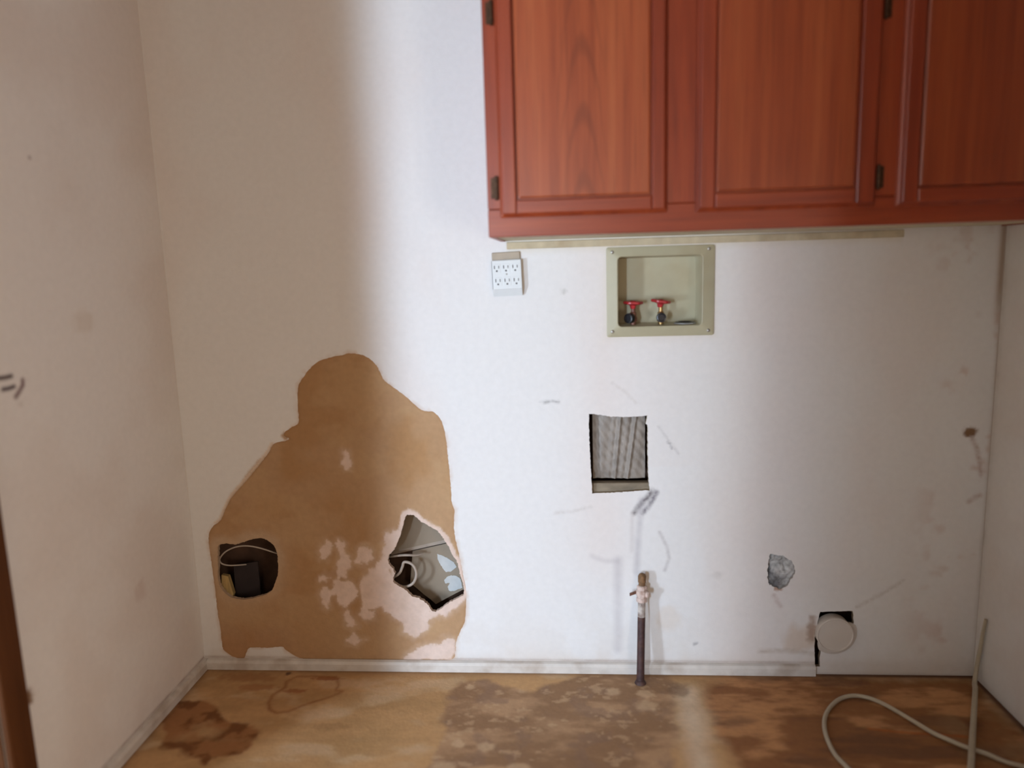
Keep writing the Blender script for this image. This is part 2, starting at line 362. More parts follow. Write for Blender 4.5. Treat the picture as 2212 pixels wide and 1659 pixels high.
BLOTCH = [
  [(0.4641,0.649),(0.4738,0.6469),(0.4776,0.6269),(0.4708,0.601),(0.4608,0.5991),(0.4547,0.6152),(0.4587,0.6391)] ,
  [(0.3942,0.3932),(0.4041,0.3738),(0.4006,0.3506),(0.3862,0.3331),(0.3712,0.3351),(0.3705,0.3506),(0.3799,0.3777)] ,
  [(0.4277,0.3892),(0.4424,0.3854),(0.4444,0.3583),(0.4584,0.3428),(0.4528,0.3157),(0.441,0.3079),(0.4411,0.2805),(0.4203,0.2805),(0.4119,0.2961),(0.4189,0.3156),(0.4245,0.3429),(0.4189,0.37)] ,
  [(0.4823,0.366),(0.5089,0.3737),(0.5232,0.3621),(0.5257,0.3428),(0.5098,0.3273),(0.4906,0.3196),(0.4742,0.3273)] ,
  [(0.3658,0.2863),(0.3833,0.2922),(0.3919,0.2804),(0.3816,0.2686),(0.3666,0.2706)] ,
  [(0.3658,0.2331),(0.3801,0.247),(0.3949,0.2411),(0.4098,0.2648),(0.446,0.2688),(0.4698,0.2571),(0.4697,0.2256),(0.4551,0.2058),(0.4298,0.1958),(0.4153,0.2056),(0.409,0.2254),(0.3975,0.2233),(0.3883,0.2015),(0.3796,0.1856),(0.3693,0.2014),(0.3647,0.2173)] ,
  [(0.5667,0.4081),(0.5859,0.4195),(0.5968,0.4157),(0.5951,0.3851),(0.5707,0.3467),(0.572,0.3041),(0.5815,0.273),(0.6023,0.2418),(0.6385,0.2184),(0.6678,0.2068),(0.6924,0.1754),(0.7347,0.2031),(0.7803,0.2307),(0.7817,0.219),(0.745,0.1836),(0.722,0.1677),(0.6846,0.1675),(0.6721,0.1397),(0.6557,0.1117),(0.6285,0.0956),(0.5993,0.1153),(0.597,0.1431),(0.5608,0.1707),(0.5395,0.1943),(0.5088,0.1863),(0.4972,0.1822),(0.5178,0.1784),(0.5107,0.1545),(0.4844,0.1583),(0.4737,0.1702),(0.4828,0.194),(0.4853,0.2335),(0.4792,0.2571),(0.4877,0.2728),(0.5079,0.2962),(0.5474,0.3312),(0.5527,0.3583)] ,
  [(0.4259,0.1659),(0.4436,0.174),(0.4575,0.1542),(0.4641,0.1383),(0.4516,0.1222),(0.4372,0.1341),(0.4268,0.15)] ,
  [(0.4303,0.0878),(0.4544,0.1061),(0.4689,0.0942),(0.4879,0.0923),(0.4559,0.0699),(0.4411,0.0778)] ,
  [(0.6579,0.0798),(0.6994,0.0822),(0.7226,0.0964),(0.7449,0.0926),(0.7497,0.0727),(0.7392,0.0445),(0.7235,0.0303),(0.6023,0.029),(0.6071,0.0472),(0.6304,0.0595)] ,
]
# ---------------------------------------------------------------- the materials used
M_paint = mat_worn('worn white wall paint', .55, .02, .10, 220)
M_kraft = mat_worn('bare gypsum board paper', .9, .05, .25, 160, .1)
M_floor = mat_worn('stained plywood subfloor', .75, .06, .18, 110, .25)
M_cavity = mat_plain('dark wall cavity', (.10, .052, .032), .95, var=.35, scale=14)  # lack of light inside the wall put into a dark base colour
M_ceiling = mat_plain('beige ceiling', (.55, .50, .44), .8, var=.03)
M_hall = mat_plain('off white hall paint', (.62, .555, .475), .8, var=.03)
M_hallfloor = mat_plain('brown hall floor', (.22, .15, .10), .8, var=.2)
M_base = mat_plain('grubby white baseboard', (.66, .61, .56), .5, var=.07, scale=30, dirt=(.36, .27, .20), dirt_amt=.55)
M_strip = mat_plain('yellowed strip', (.55, .46, .31), .7, var=.14, scale=30, dirt=(.38, .27, .16), dirt_amt=.6)
M_casing = mat_wood('dark brown door casing', 2, ((.055, .018, .005), (.095, .032, .009), (.13, .045, .013)), .6, False, .15)
WC = ((.19, .023, .0065), (.305, .044, .0115), (.38, .070, .019))
M_wv = mat_wood('cherry stained oak upright', 2, WC, .34)
M_wh = mat_wood('cherry stained oak level', 0, WC, .34)
M_wp = mat_wood('cherry stained oak panel', 2, ((.245, .040, .011), (.38, .077, .022), (.455, .112, .035)), .34, True)  # base lightened over the plain panel to brighten the left door
M_wp2 = mat_wood('cherry stained oak panel plain', 2, ((.22, .032, .0085), (.34, .062, .0165), (.41, .092, .026)), .34)
M_under = mat_plain('cream cabinet underside', (.60, .54, .38), .7, var=.1)
M_hinge = mat_plain('tarnished brass hinge', (.085, .045, .025), .45, .7, var=.4, scale=120)
M_cream = mat_plain('cream moulded plastic', (.44, .40, .27), .48, var=.06, scale=12, dirt=(.36, .28, .16), dirt_amt=.7)
M_creamin = mat_plain('cream recess plastic', (.52, .49, .36), .25, var=.05, scale=20, bump=.05)
M_screw = mat_plain('dull steel screw', (.35, .33, .30), .4, .8, var=.2, scale=200)
M_slot = mat_plain('dark slot', (.09, .085, .085), .8)
M_red = mat_plain('red valve wheel', (.42, .022, .028), .35, var=.15, scale=80)
M_brass = mat_plain('old brass', (.40, .25, .10), .38, .75, var=.3, scale=90)
M_copper = mat_plain('brown copper', (.20, .09, .06), .5, .4, var=.35, scale=90)
M_black = mat_plain('black rubber', (.012, .012, .016), .28, var=.2)
M_greyring = mat_plain('grey drain ring', (.32, .31, .30), .5, var=.2)
M_white = mat_plain('white plastic', (.74, .77, .78), .35, var=.02)
M_beige = mat_plain('beige plate', (.44, .36, .27), .5, var=.08)
M_pipe = mat_plain('brown iron pipe', (.060, .028, .026), .6, .15, var=.4, scale=70, bump=.3, dirt=(.15, .07, .045), dirt_amt=.4)
M_pipepaint = mat_plain('paint splashed pipe', (.55, .49, .44), .7, var=.2, scale=90, bump=.3, dirt=(.16, .09, .07), dirt_amt=.9)
M_pink = mat_plain('paint caked valve', (.66, .52, .46), .6, var=.15, scale=120, bump=.4, dirt=(.34, .18, .13), dirt_amt=.7)
M_rust = mat_plain('rusty cap', (.20, .105, .045), .7, .2, var=.4, scale=120, bump=.4)
M_duct = mat_plain('white duct', (.66, .60, .54), .5, var=.05, scale=20, dirt=(.5, .43, .36), dirt_amt=.35)
M_foil = mat_plain('crumpled grey foil', (.29, .25, .215), .55, .0, var=.2, scale=26, bump=.25, dirt=(.20, .165, .135), dirt_amt=.5)
M_block = mat_plain('grey tan wood block', (.27, .215, .15), .8, var=.35, scale=40, stretch=(.3, 1, 1))
M_lath = mat_plain('pale splintered wood', (.44, .30, .12), .8, var=.3, scale=60, stretch=(1, 1, .2))
M_backboard = mat_plain('grey brown board back', (.31, .25, .185), .9, var=.07, scale=9)
M_boardlip = mat_plain('paler board edge', (.42, .35, .29), .9, var=.1)
M_darkboard = mat_plain('dark purple grey board', (.030, .019, .019), .8, var=.25, scale=12)
M_plaster = mat_plain('broken grey plaster', (.54, .53, .515), .9, var=.35, scale=60, bump=.6, dirt=(.10, .095, .10), dirt_amt=.9)  # the dark noise also stands in for shadow between the lumps
M_cord = mat_plain('off white cord', (.47, .40, .29), .5, var=.06)
M_wire = mat_plain('grey white cable', (.50, .43, .37), .55, var=.1)
M_patch = mat_plain('white board patch', (.58, .59, .58), .6, var=.06)
M_frame = mat_plain('white window frame', (.7, .7, .7), .5)

# ---------------------------------------------------------------- colours of the worn surfaces, a few painted shadows among them
RW = 2.1758; CEIL = 2.44
def line_mark(c, X, Y, pts, w, col, a, seed=1, rough=.6, ns=140):
    d = seg_dist(X, Y, pts, False); n = fbm(X, Y, ns, seed)
    return mixc(c, col, a * np.clip(1.15 - d / w, 0, 1) ** 1.0 * np.clip((1 - rough) + rough * 2.2 * (n - .2), 0, 1))
def spot(c, X, Y, cx, cy, rx, ry, col, a, seed=1):
    d = np.hypot((X - cx) / rx, (Y - cy) / ry) + (fbm(X, Y, 1.6 / min(rx, ry), seed) - .5) * .9
    return mixc(c, col, a * (1 - sstep(.5, 1.05, d)))
def paint_back(X, Z):
    c = np.tile(np.array((.80, .785, .775)), (X.size, 1))
    c = mixc(c, (.77, .70, .665), .55 * sstep(.45, .72, fbm(X, Z * .45, 3.2, 5)))
    band = np.exp(-((X - 1.17) / .085) ** 2) * .55 * sstep(.15, .4, Z) + np.exp(-((X - 1.60) / .10) ** 2) * .45 + np.exp(-((X - 1.33) / .09) ** 2) * .22 * (Z > .6)
    c = mixc(c, (.78, .675, .625), np.clip(band * (.6 + .8 * (fbm(X, Z * .5, 9, 8) - .3)), 0, .6))
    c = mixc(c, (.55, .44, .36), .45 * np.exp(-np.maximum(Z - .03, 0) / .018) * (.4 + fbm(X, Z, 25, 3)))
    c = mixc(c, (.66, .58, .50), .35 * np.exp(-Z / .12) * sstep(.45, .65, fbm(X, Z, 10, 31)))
    # yellow stain under the cabinet and round the outlet box
    c = mixc(c, (.66, .58, .42), .55 * sstep(1.165, 1.2, Z) * (Z < 1.25) * ((X > .93) & (X < 1.93)))
    bx = np.maximum(np.maximum(1.187 - X, X - 1.4635), np.maximum(.952 - Z, Z - 1.184))
    c = mixc(c, (.70, .60, .47), .35 * np.exp(-np.maximum(bx, 0) / .012))
    c = line_mark(c, X, Z, [(1.305, .532), (1.292, .512), (1.272, .492), (1.258, .470)], .010, (.13, .11, .12), .95, 2)
    c = line_mark(c, X, Z, [(1.318, .528), (1.300, .495), (1.281, .470)], .009, (.13, .11, .14), .9, 4)
    c = line_mark(c, X, Z, [(1.276, .505), (1.268, .40), (1.263, .30)], .012, (.42, .39, .42), .45, 6, .3, 60)
    c = line_mark(c, X, Z, [(1.252, .47), (1.250, .36)], .008, (.52, .46, .45), .35, 6, .3, 60)
    c = line_mark(c, X, Z, [(1.2123, .334), (1.2115, .20), (1.211, .07)], .017, (.46, .42, .44), .42, 9, .3, 40)  # gas pipe's shadow painted into the wall colour
    c = line_mark(c, X, Z, [(1.14, .345), (1.175, .332), (1.212, .330)], .010, (.46, .42, .43), .32, 9, .4, 60)  # valve lever's arm of the painted pipe shadow
    c = line_mark(c, X, Z, [(1.3259, .414), (1.3448, .374), (1.3525, .340), (1.3401, .304)], .006, (.38, .34, .34), .5, 12, .5)
    c = line_mark(c, X, Z, [(1.0176, .7792), (1.037, .783), (1.0573, .7811)], .0045, (.24, .23, .23), .7, 14, .7)
    c = line_mark(c, X, Z, [(1.005, .782), (1.03, .784)], .004, (.5, .49, .49), .4, 14, .6)
    c = line_mark(c, X, Z, [(1.2, .83), (1.235, .805), (1.262, .775)], .005, (.6, .54, .5), .5, 15, .8)
    c = line_mark(c, X, Z, [(1.322, .71), (1.35, .67), (1.375, .635)], .005, (.5, .47, .47), .45, 16, .8)
    c = line_mark(c, X, Z, [(1.346, .666), (1.353, .662)], .004, (.25, .24, .25), .7, 17, .3)
    c = line_mark(c, X, Z, [(1.355, .655), (1.358, .648)], .004, (.3, .28, .3), .6, 18, .3)
    c = line_mark(c, X, Z, [(1.04, .47), (1.09, .475), (1.14, .488)], .006, (.62, .57, .54), .6, 19, .8)
    c = line_mark(c, X, Z, [(1.9748, .2745), (1.93, .242), (1.8569, .198)], .0055, (.46, .40, .35), .45, 21, .3)
    c = spot(c, X, Z, 1.076, 1.073, .010, .010, (.55, .53, .5), .7, 3)
    c = spot(c, X, Z, 1.647, .252, .012, .011, (.36, .17, .09), .8, 5)
    c = line_mark(c, X, Z, [(1.636, .232), (1.645, .215), (1.6546, .1997)], .008, (.50, .38, .34), .7, 6)
    c = spot(c, X, Z, 1.4253, .0883, .006, .006, (.38, .37, .38), .8, 7)
    c = spot(c, X, Z, 1.48, .29, .02, .012, (.6, .56, .54), .5, 8)
    c = spot(c, X, Z, 1.71, .10, .055, .05, (.62, .48, .36), .55, 9)
    c = spot(c, X, Z, 1.742, .13, .016, .05, (.34, .22, .15), .75, 10)
    c = line_mark(c, X, Z, [(1.60, .066), (1.68, .070), (1.75, .060)], .008, (.45, .36, .28), .6, 11)
    c = spot(c, X, Z, 1.35, .16, .05, .05, (.72, .63, .55), .5, 12)  # soft brownish pipe shadow, painted into the wall colour
    # the right hand corner
    c = spot(c, X, Z, 2.1225, .683, .020, .018, (.20, .095, .032), .95, 13)
    c = line_mark(c, X, Z, [(2.129, .665), (2.142, .64), (2.152, .60), (2.157, .57)], .008, (.40, .24, .19), .6, 14)
    c = line_mark(c, X, Z, [(2.132, .497), (2.146, .508), (2.158, .513)], .009, (.42, .27, .23), .6, 15)
    c = mixc(c, (.36, .24, .15), .9 * np.exp(-((X - 2.170) / .010) ** 2) * sstep(.90, 1.08, Z) * (Z < 1.3))
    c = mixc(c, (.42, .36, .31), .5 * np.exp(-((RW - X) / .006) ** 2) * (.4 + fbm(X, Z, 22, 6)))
    c = mixc(c, (.54, .35, .28), .45 * sstep(.56, .7, fbm(X, Z, 14, 41)) * sstep(1.95, 2.12, X))
    # the painted edge of the torn area
    d = seg_dist(X, Z, PATCH_R, True)
    c = mixc(c, (.62, .45, .34), .6 * np.exp(-(d / .005) ** 2) * sstep(.3, .6, fbm(X, Z, 40, 22)))
    sf = sdf(X, Z, FLAP) + (fbm(X, Z, 50, 23) - .5) * .014
    c = mixc(c, (.50, .345, .23), .92 * (1 - sstep(-.004, .006, sf)))
    c = mixc(c, (.74, .60, .48), .8 * np.exp(-((d - .005) / .003) ** 2) * (sf < .012))
    c = mixc(c, (.33, .24, .19), .6 * np.exp(-((Z - .034) / .0035) ** 2) * (X < 1.76) * (.35 + fbm(X, Z, 30, 25)))
    c = spot(c, X, Z, .297, .697, .012, .014, (.45, .27, .14), .9, 24)
    return c
def paint_left(Y, Z):
    c = np.tile(np.array((.84, .81, .785)), (Y.size, 1))
    c = mixc(c, (.77, .70, .65), .6 * sstep(.42, .72, fbm(Y, Z, 3.0, 51)))
    c = mixc(c, (.64, .54, .48), .35 * np.exp(-Z / .10) * sstep(.4, .65, fbm(Y, Z, 8, 52)))
    c = spot(c, Y, Z, -.265, .362, .035, .03, (.62, .50, .45), .45, 53)
    c = line_mark(c, Y, Z, [(-.634, .9612), (-.615, .9600), (-.597, .9605)], .0062, (.05, .02, .018), 1.0, 54, .0)
    c = line_mark(c, Y, Z, [(-.6237, .9384), (-.608, .938), (-.5935, .9393)], .0058, (.045, .018, .028), 1.0, 55, .0)
    c = line_mark(c, Y, Z, [(-.5695, .948), (-.5700, .9394), (-.580, .929), (-.593, .919)], .0072, (.17, .08, .085), .95, 56, .15)
    c = spot(c, Y, Z, -.59, .90, .010, .006, (.5, .44, .38), .6, 57)
    c = spot(c, Y, Z, -.468, 1.39, .006, .006, (.4, .33, .32), .7, 58)
    c = spot(c, Y, Z, -.668, .325, .016, .020, (.22, .12, .06), .95, 59)
    c = spot(c, Y, Z, -.36, 1.05, .05, .03, (.72, .64, .56), .5, 60)
    c = mixc(c, (.30, .21, .18), .65 * np.exp(-((Z - .034) / .0038) ** 2) * (.35 + fbm(Y, Z, 30, 63)))
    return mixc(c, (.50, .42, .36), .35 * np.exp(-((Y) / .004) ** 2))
def paint_right(Y, Z):
    c = np.tile(np.array((.76, .725, .695)), (Y.size, 1))
    c = mixc(c, (.70, .62, .56), .6 * sstep(.42, .72, fbm(Y, Z, 4.0, 61)))
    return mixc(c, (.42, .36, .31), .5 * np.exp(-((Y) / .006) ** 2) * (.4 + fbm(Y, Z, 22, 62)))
def paper(X, Z):
    c = np.tile(np.array((.46, .285, .158)), (X.size, 1))
    c = mixc(c, (.41, .225, .100), .7 * sstep(.42, .66, fbm(X, Z * .8, 6, 71)))
    c = mixc(c, (.51, .33, .18), .5 * sstep(.5, .7, fbm(X * .7, Z * 1.3, 9, 72)))
    c = mixc(c, (.40, .19, .08), .55 * sstep(.17, .05, Z) * sstep(.45, .1, X))
    d1 = np.abs(sdf(X, Z, HOLE1_R)); up = sstep(.25, .36, Z)
    c = mixc(c, (.53, .385, .27), .9 * (1 - sstep(.006, .038, d1 + (fbm(X, Z, 35, 73) - .5) * .02)) * (.45 + .55 * up))
    c = mixc(c, (.49, .32, .19), .4 * (1 - sstep(.02, .09, d1)))
    n = (fbm(X, Z, 55, 74) - .5) * .026
    m = np.zeros(X.shape)
    for b in BLOTCH: m = np.maximum(m, 1 - sstep(-.003, .004, sdf(X, Z, b) + n))
    for b in BLOTCH: m = np.maximum(m, .22 * (1 - sstep(.0, .02, sdf(X, Z, b) + n)))
    d2 = np.abs(sdf(X, Z, HOLE2_R)); m = np.maximum(m, (1 - sstep(.008, .015, d2 + n * .7)) * 1.0)
    g = fbm(X, Z, 30, 75)
    c = mixc(c, (.76, .60, .52), m * .95 * (.75 + .4 * g).clip(0, 1))
    c = mixc(c, (.30, .15, .06), .35 * (1 - sstep(0, .006, np.abs(sdf(X, Z, PATCH_R)))) * sstep(.3, .6, fbm(X, Z, 30, 76)))
    return c.clip(0, 1)
def floor_col(X, Y):
    c = np.tile(np.array((.465, .300, .155)), (X.size, 1))
    c = mixc(c, (.36, .235, .115), .75 * sstep(.42, .70, fbm(X, Y * 2.2, 5.5, 81)))
    c = mixc(c, (.54, .42, .29), .6 * sstep(.50, .72, fbm(X, Y * 2.0, 7, 82)))
    wob = (fbm(X, Y, 16, 83) - .5) * .06
    # the dark rough square where an appliance stood
    R1 = 1 - sstep(-.010, .012, sdf(X, Y, ROUGH) + (fbm(X, Y, 26, 84) - .5) * .035)
    n = fbm(X * .7, Y * 1.5, 11, 85, 5)
    rc = mixc(np.tile(np.array((.265, .165, .095)), (X.size, 1)), (.41, .275, .17), sstep(.42, .66, n))
    rc = mixc(rc, (.24, .16, .115), .6 * sstep(.52, .70, fbm(X, Y, 20, 86)))
    rc = mixc(rc, (.48, .35, .23), .6 * sstep(.63, .73, fbm(X, Y * 1.4, 34, 87)))
    c = c * (1 - R1[:, None]) + rc * R1[:, None]
    for sx, sy, r in ((1.19, -.10, .022), (.80, -.085, .014), (1.275, -.105, .022), (.80, -.33, .018), (.87, -.34, .022), (.78, -.42, .03), (.95, -.42, .03), (1.27, -.16, .03)):
        c = spot(c, X, Y, sx, sy, r * 1.2, r, (.55, .42, .29), .6, int(sx * 100))
    R2 = 1 - sstep(-.025, .035, sdf(X, Y, DARKR) + wob)
    n = fbm(X * .6, Y * 1.8, 13, 88, 5)
    dc = mixc(np.tile(np.array((.225, .105, .043)), (X.size, 1)), (.42, .225, .105), sstep(.44, .68, n))
    dc = mixc(dc, (.12, .06, .035), .6 * sstep(.52, .72, fbm(X * .5, Y * 2.2, 11, 89)))
    dc = mixc(dc, (.30, .19, .10), .7 * sstep(1.9, 2.08, X) * sstep(.35, .6, fbm(X, Y, 9, 90)))
    c = c * (1 - R2[:, None]) + dc * R2[:, None]
    c = mixc(c, (.62, .54, .44), .9 * np.exp(-((X - 1.395 - .06 * Y) / .032) ** 2) * sstep(-.03, -.10, Y) * (.55 + .6 * fbm(X, Y, 18, 111)).clip(0, 1))
    # brown water stain by the left wall and its pale middle
    s = sdf(X, Y, STAIN_A); S = 1 - sstep(-.006, .010, s + wob * .8)
    sc = mixc(np.tile(np.array((.17, .075, .028)), (X.size, 1)), (.30, .15, .065), sstep(.42, .62, fbm(X, Y, 22, 91)))
    H = 1 - sstep(-.02, .025, sdf(X, Y, STAIN_A_HOLE) + wob * 1.4)
    sc = mixc(sc, (.42, .28, .15), H * .85)
    c = c * (1 - S[:, None]) + sc * S[:, None]
    r = sdf(X, Y, RING) + (fbm(X, Y, 20, 92) - .5) * .012
    c = mixc(c, (.22, .09, .03), .62 * np.exp(-(r / .0055) ** 2) * (.5 + fbm(X, Y, 15, 93)))
    c = mixc(c, (.36, .20, .09), .22 * (r < 0) * sstep(.3, .6, fbm(X, Y, 18, 94)))
    c = spot(c, X, Y, .315, -.115, .04, .014, (.25, .09, .035), .7, 95)
    c = spot(c, X, Y, .385, -.052, .05, .012, (.25, .09, .035), .75, 96)
    c = spot(c, X, Y, .20, -.10, .06, .02, (.30, .14, .06), .6, 97)
    c = spot(c, X, Y, .155, -.05, .10, .03, (.27, .13, .06), .55, 98)
    c = spot(c, X, Y, .262, -.028, .012, .010, (.08, .04, .03), .85, 99)
    c = spot(c, X, Y, .47, -.27, .06, .02, (.27, .17, .08), .5, 101)
    c = line_mark(c, X, Y, [(.03, -.335), (.3, -.33), (.72, -.315)], .010, (.30, .20, .10), .35, 102, .6, 30)
    c = line_mark(c, X, Y, [(1.803, -.243), (1.877, -.256), (1.945, -.261), (2.02, -.268)], .006, (.34, .10, .022), .85, 103, .25)
    c = spot(c, X, Y, 1.80, -.04, .09, .03, (.12, .06, .035), .6, 104)  # shadow below the duct, painted into the floor colour
    c = spot(c, X, Y, 1.36, -.085, .05, .04, (.15, .09, .055), .6, 105)
    # dark line at the right foot of the walls, then grime along them all
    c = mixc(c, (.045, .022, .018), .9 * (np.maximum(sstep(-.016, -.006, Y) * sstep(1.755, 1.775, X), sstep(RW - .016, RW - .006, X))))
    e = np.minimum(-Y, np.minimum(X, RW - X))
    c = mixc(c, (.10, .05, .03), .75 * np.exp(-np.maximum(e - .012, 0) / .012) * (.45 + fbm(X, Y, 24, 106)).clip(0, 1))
    return (c * np.array((1.31, 1.20, 1.08))).clip(0, 1)

# ---------------------------------------------------------------- the setting
PATCH_R = resample(PATCH, .006, .0008, 1); HOLE1_R = resample(HOLE1, .004, .0009, 2)
HOLE2_R = resample(HOLE2, .0038, .0014, 3, False); VENT_R = resample(VENT, .004, .0008, 4, False)
OUTL_R = resample(OUTL, .004, .0016, 5, False); DRY_R = resample([(1.7612,.1842),(1.8479,.1878),(1.8512,.155),(1.846,.110),(1.820,.082),(1.790,.077),(1.768,.082),(1.765,.050),(1.766,.0225),(1.7525,.0225),(1.7500,.075),(1.7498,.1234)], .006, .0008, 6, False)
BOX_CUT = [(1.203, .968), (1.447, .968), (1.447, 1.170), (1.203, 1.170)]
gyp = (.70, .56, .47)
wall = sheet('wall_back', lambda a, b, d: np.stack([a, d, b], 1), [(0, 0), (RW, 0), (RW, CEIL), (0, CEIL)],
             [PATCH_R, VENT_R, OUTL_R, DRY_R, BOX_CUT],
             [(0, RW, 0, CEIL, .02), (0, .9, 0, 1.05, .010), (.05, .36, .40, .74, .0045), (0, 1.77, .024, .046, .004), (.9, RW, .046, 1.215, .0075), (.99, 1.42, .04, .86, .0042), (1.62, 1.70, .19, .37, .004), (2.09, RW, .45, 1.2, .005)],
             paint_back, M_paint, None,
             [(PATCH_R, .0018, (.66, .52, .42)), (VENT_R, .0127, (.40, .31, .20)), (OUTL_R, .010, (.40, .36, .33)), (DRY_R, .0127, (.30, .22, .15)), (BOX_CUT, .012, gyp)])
nrm(wall, kind='structure', label='white back wall, torn open to brown paper at left')
pp = sheet('exposed_paper', lambda a, b, d: np.stack([a, d + .0018, b], 1), PATCH_R, [HOLE1_R, HOLE2_R],
           [(0, .85, 0, 1, .0042)], paper, M_kraft, wall,
           [(HOLE1_R, .012, (.55, .40, .28)), (HOLE2_R, .012, (.62, .47, .38))])
pp['label'] = 'brown paper patch with two broken holes'
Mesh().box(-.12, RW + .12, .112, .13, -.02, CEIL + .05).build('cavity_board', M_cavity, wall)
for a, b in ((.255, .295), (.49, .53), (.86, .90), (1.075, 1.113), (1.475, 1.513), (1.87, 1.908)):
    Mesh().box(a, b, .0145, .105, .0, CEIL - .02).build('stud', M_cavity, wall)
# boards and scraps behind the broken holes
Mesh().add([(.535, .062, .327), (.80, .062, .388), (.80, .062, .56), (.535, .062, .56), (.535, .068, .327), (.80, .068, .388), (.80, .068, .56), (.535, .068, .56)],
           [(0, 1, 2, 3), (4, 5, 6, 7), (0, 1, 5, 4), (1, 2, 6, 5), (2, 3, 7, 6), (3, 0, 4, 7)]).build('upper_board', M_backboard, wall)
Mesh().add([(.56, .066, .322), (.80, .066, .377), (.80, .066, .392), (.56, .066, .335), (.56, .071, .322), (.80, .071, .377), (.80, .071, .392), (.56, .071, .335)],
           [(0, 1, 2, 3), (4, 5, 6, 7), (0, 1, 5, 4), (1, 2, 6, 5), (2, 3, 7, 6), (3, 0, 4, 7)]).build('board_lip', M_boardlip, wall)
P = [(.610, .231), (.626, .218), (.650, .195), (.668, .181), (.683, .166), (.713, .183), (.766, .212), (.80, .228), (.80, .372), (.690, .346), (.622, .331)]  # V-cut lower edge, shaped to give the dark shadow band
n = len(P); m = Mesh(); m.loops([[(x, .074, z) for x, z in P], [(x, .081, z) for x, z in P]])
lb = m.build('lower_board', M_backboard, wall)
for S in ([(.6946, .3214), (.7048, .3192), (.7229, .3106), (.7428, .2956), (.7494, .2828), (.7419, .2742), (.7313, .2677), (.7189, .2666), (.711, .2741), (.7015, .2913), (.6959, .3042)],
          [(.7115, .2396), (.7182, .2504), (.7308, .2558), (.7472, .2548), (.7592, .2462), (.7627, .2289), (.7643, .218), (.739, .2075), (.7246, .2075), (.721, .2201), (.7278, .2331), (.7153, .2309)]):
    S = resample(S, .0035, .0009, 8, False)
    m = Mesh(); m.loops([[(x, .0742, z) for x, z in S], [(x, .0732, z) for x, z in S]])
    m.build('white_patch', M_patch, wall)  # thin flat white patches on the lower board
Mesh().add([(.088, .05, .18), (.16, .06, .20), (.155, .07, .30), (.085, .06, .293), (.088, .056, .18), (.16, .066, .20), (.155, .076, .30), (.085, .066, .293)],
           [(0, 1, 2, 3), (4, 5, 6, 7), (0, 1, 5, 4), (1, 2, 6, 5), (2, 3, 7, 6), (3, 0, 4, 7)]).build('dark_board', M_darkboard, wall)
Mesh().add([(.060, .016, .196), (.090, .013, .200), (.0985, .016, .222), (.086, .018, .276), (.066, .02, .280), (.060, .03, .196), (.090, .03, .200), (.0985, .03, .222), (.086, .032, .276), (.066, .032, .280)],
           [(0, 1, 2, 3, 4), (5, 6, 7, 8, 9), (0, 1, 6, 5), (1, 2, 7, 6), (2, 3, 8, 7), (3, 4, 9, 8), (4, 0, 5, 9)]).build('wood_splinter', M_lath, wall)['label'] = 'pale splinter of wood in the left hole'

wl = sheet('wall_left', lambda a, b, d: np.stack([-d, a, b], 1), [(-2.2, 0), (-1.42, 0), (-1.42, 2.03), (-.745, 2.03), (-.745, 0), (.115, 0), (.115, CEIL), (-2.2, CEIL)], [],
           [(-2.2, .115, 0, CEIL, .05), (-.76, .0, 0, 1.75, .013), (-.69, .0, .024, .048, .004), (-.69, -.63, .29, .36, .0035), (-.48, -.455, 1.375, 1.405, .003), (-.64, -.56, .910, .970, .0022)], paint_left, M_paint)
nrm(wl, kind='structure')
for a, b, c, d, n in ((-.745, .115, 0, CEIL, 'wall_core'), (-2.2, -1.42, 0, CEIL, 'wall_core'), (-1.42, -.745, 2.03, CEIL, 'wall_core')):
    Mesh().box(-.11, -.002, a, b, c, d).build(n, M_hall, wl)
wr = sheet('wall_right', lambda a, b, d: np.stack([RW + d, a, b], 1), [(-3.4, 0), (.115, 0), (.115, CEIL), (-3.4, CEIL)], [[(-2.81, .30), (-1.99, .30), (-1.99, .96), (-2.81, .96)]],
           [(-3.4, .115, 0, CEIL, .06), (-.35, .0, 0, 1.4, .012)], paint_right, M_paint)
nrm(wr, kind='structure')
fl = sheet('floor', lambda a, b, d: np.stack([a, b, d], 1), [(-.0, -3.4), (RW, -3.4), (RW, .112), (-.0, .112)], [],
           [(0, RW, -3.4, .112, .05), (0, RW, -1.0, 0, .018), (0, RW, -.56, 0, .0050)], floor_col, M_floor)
nrm(fl, kind='structure', label='bare plywood floor with brown water stains')
ce = Mesh().box(-.11, RW + .1, -3.4, .12, CEIL, CEIL + .05).build('ceiling', M_ceiling); nrm(ce, kind='structure')
# trims: thin strips at the foot of two walls, a yellowed strip under the cabinet, the doorway's casing
b = Mesh(); b.loops([[(0.011, 0.0, 0), (0.011, -.0125, 0), (0.011, -.0125, .020), (0.011, -.009, .0275), (0.011, -.002, .0305), (0.011, 0, .0305)], [(1.752, 0, 0), (1.752, -.0125, 0), (1.752, -.0125, .020), (1.752, -.009, .0275), (1.752, -.002, .0305), (1.752, 0, .0305)]])
bb = b.build('baseboard_back', M_base); nrm(bb, kind='structure')
b = Mesh(); b.loops([[(0, -.684, 0), (.0125, -.684, 0), (.0125, -.684, .020), (.009, -.684, .0275), (.002, -.684, .0305), (0, -.684, .0305)], [(0, -.0, 0), (.0125, -.0, 0), (.0125, -.0, .020), (.009, -.0, .0275), (.002, -.0, .0305), (0, -.0, .0305)]])
bl = b.build('baseboard_left', M_base); nrm(bl, kind='structure')
tr = Mesh().box(.930, 1.928, -.004, .0, 1.1875, 1.2055, .001).build('trim_1', M_strip); nrm(tr, kind='structure')
d1 = Mesh()
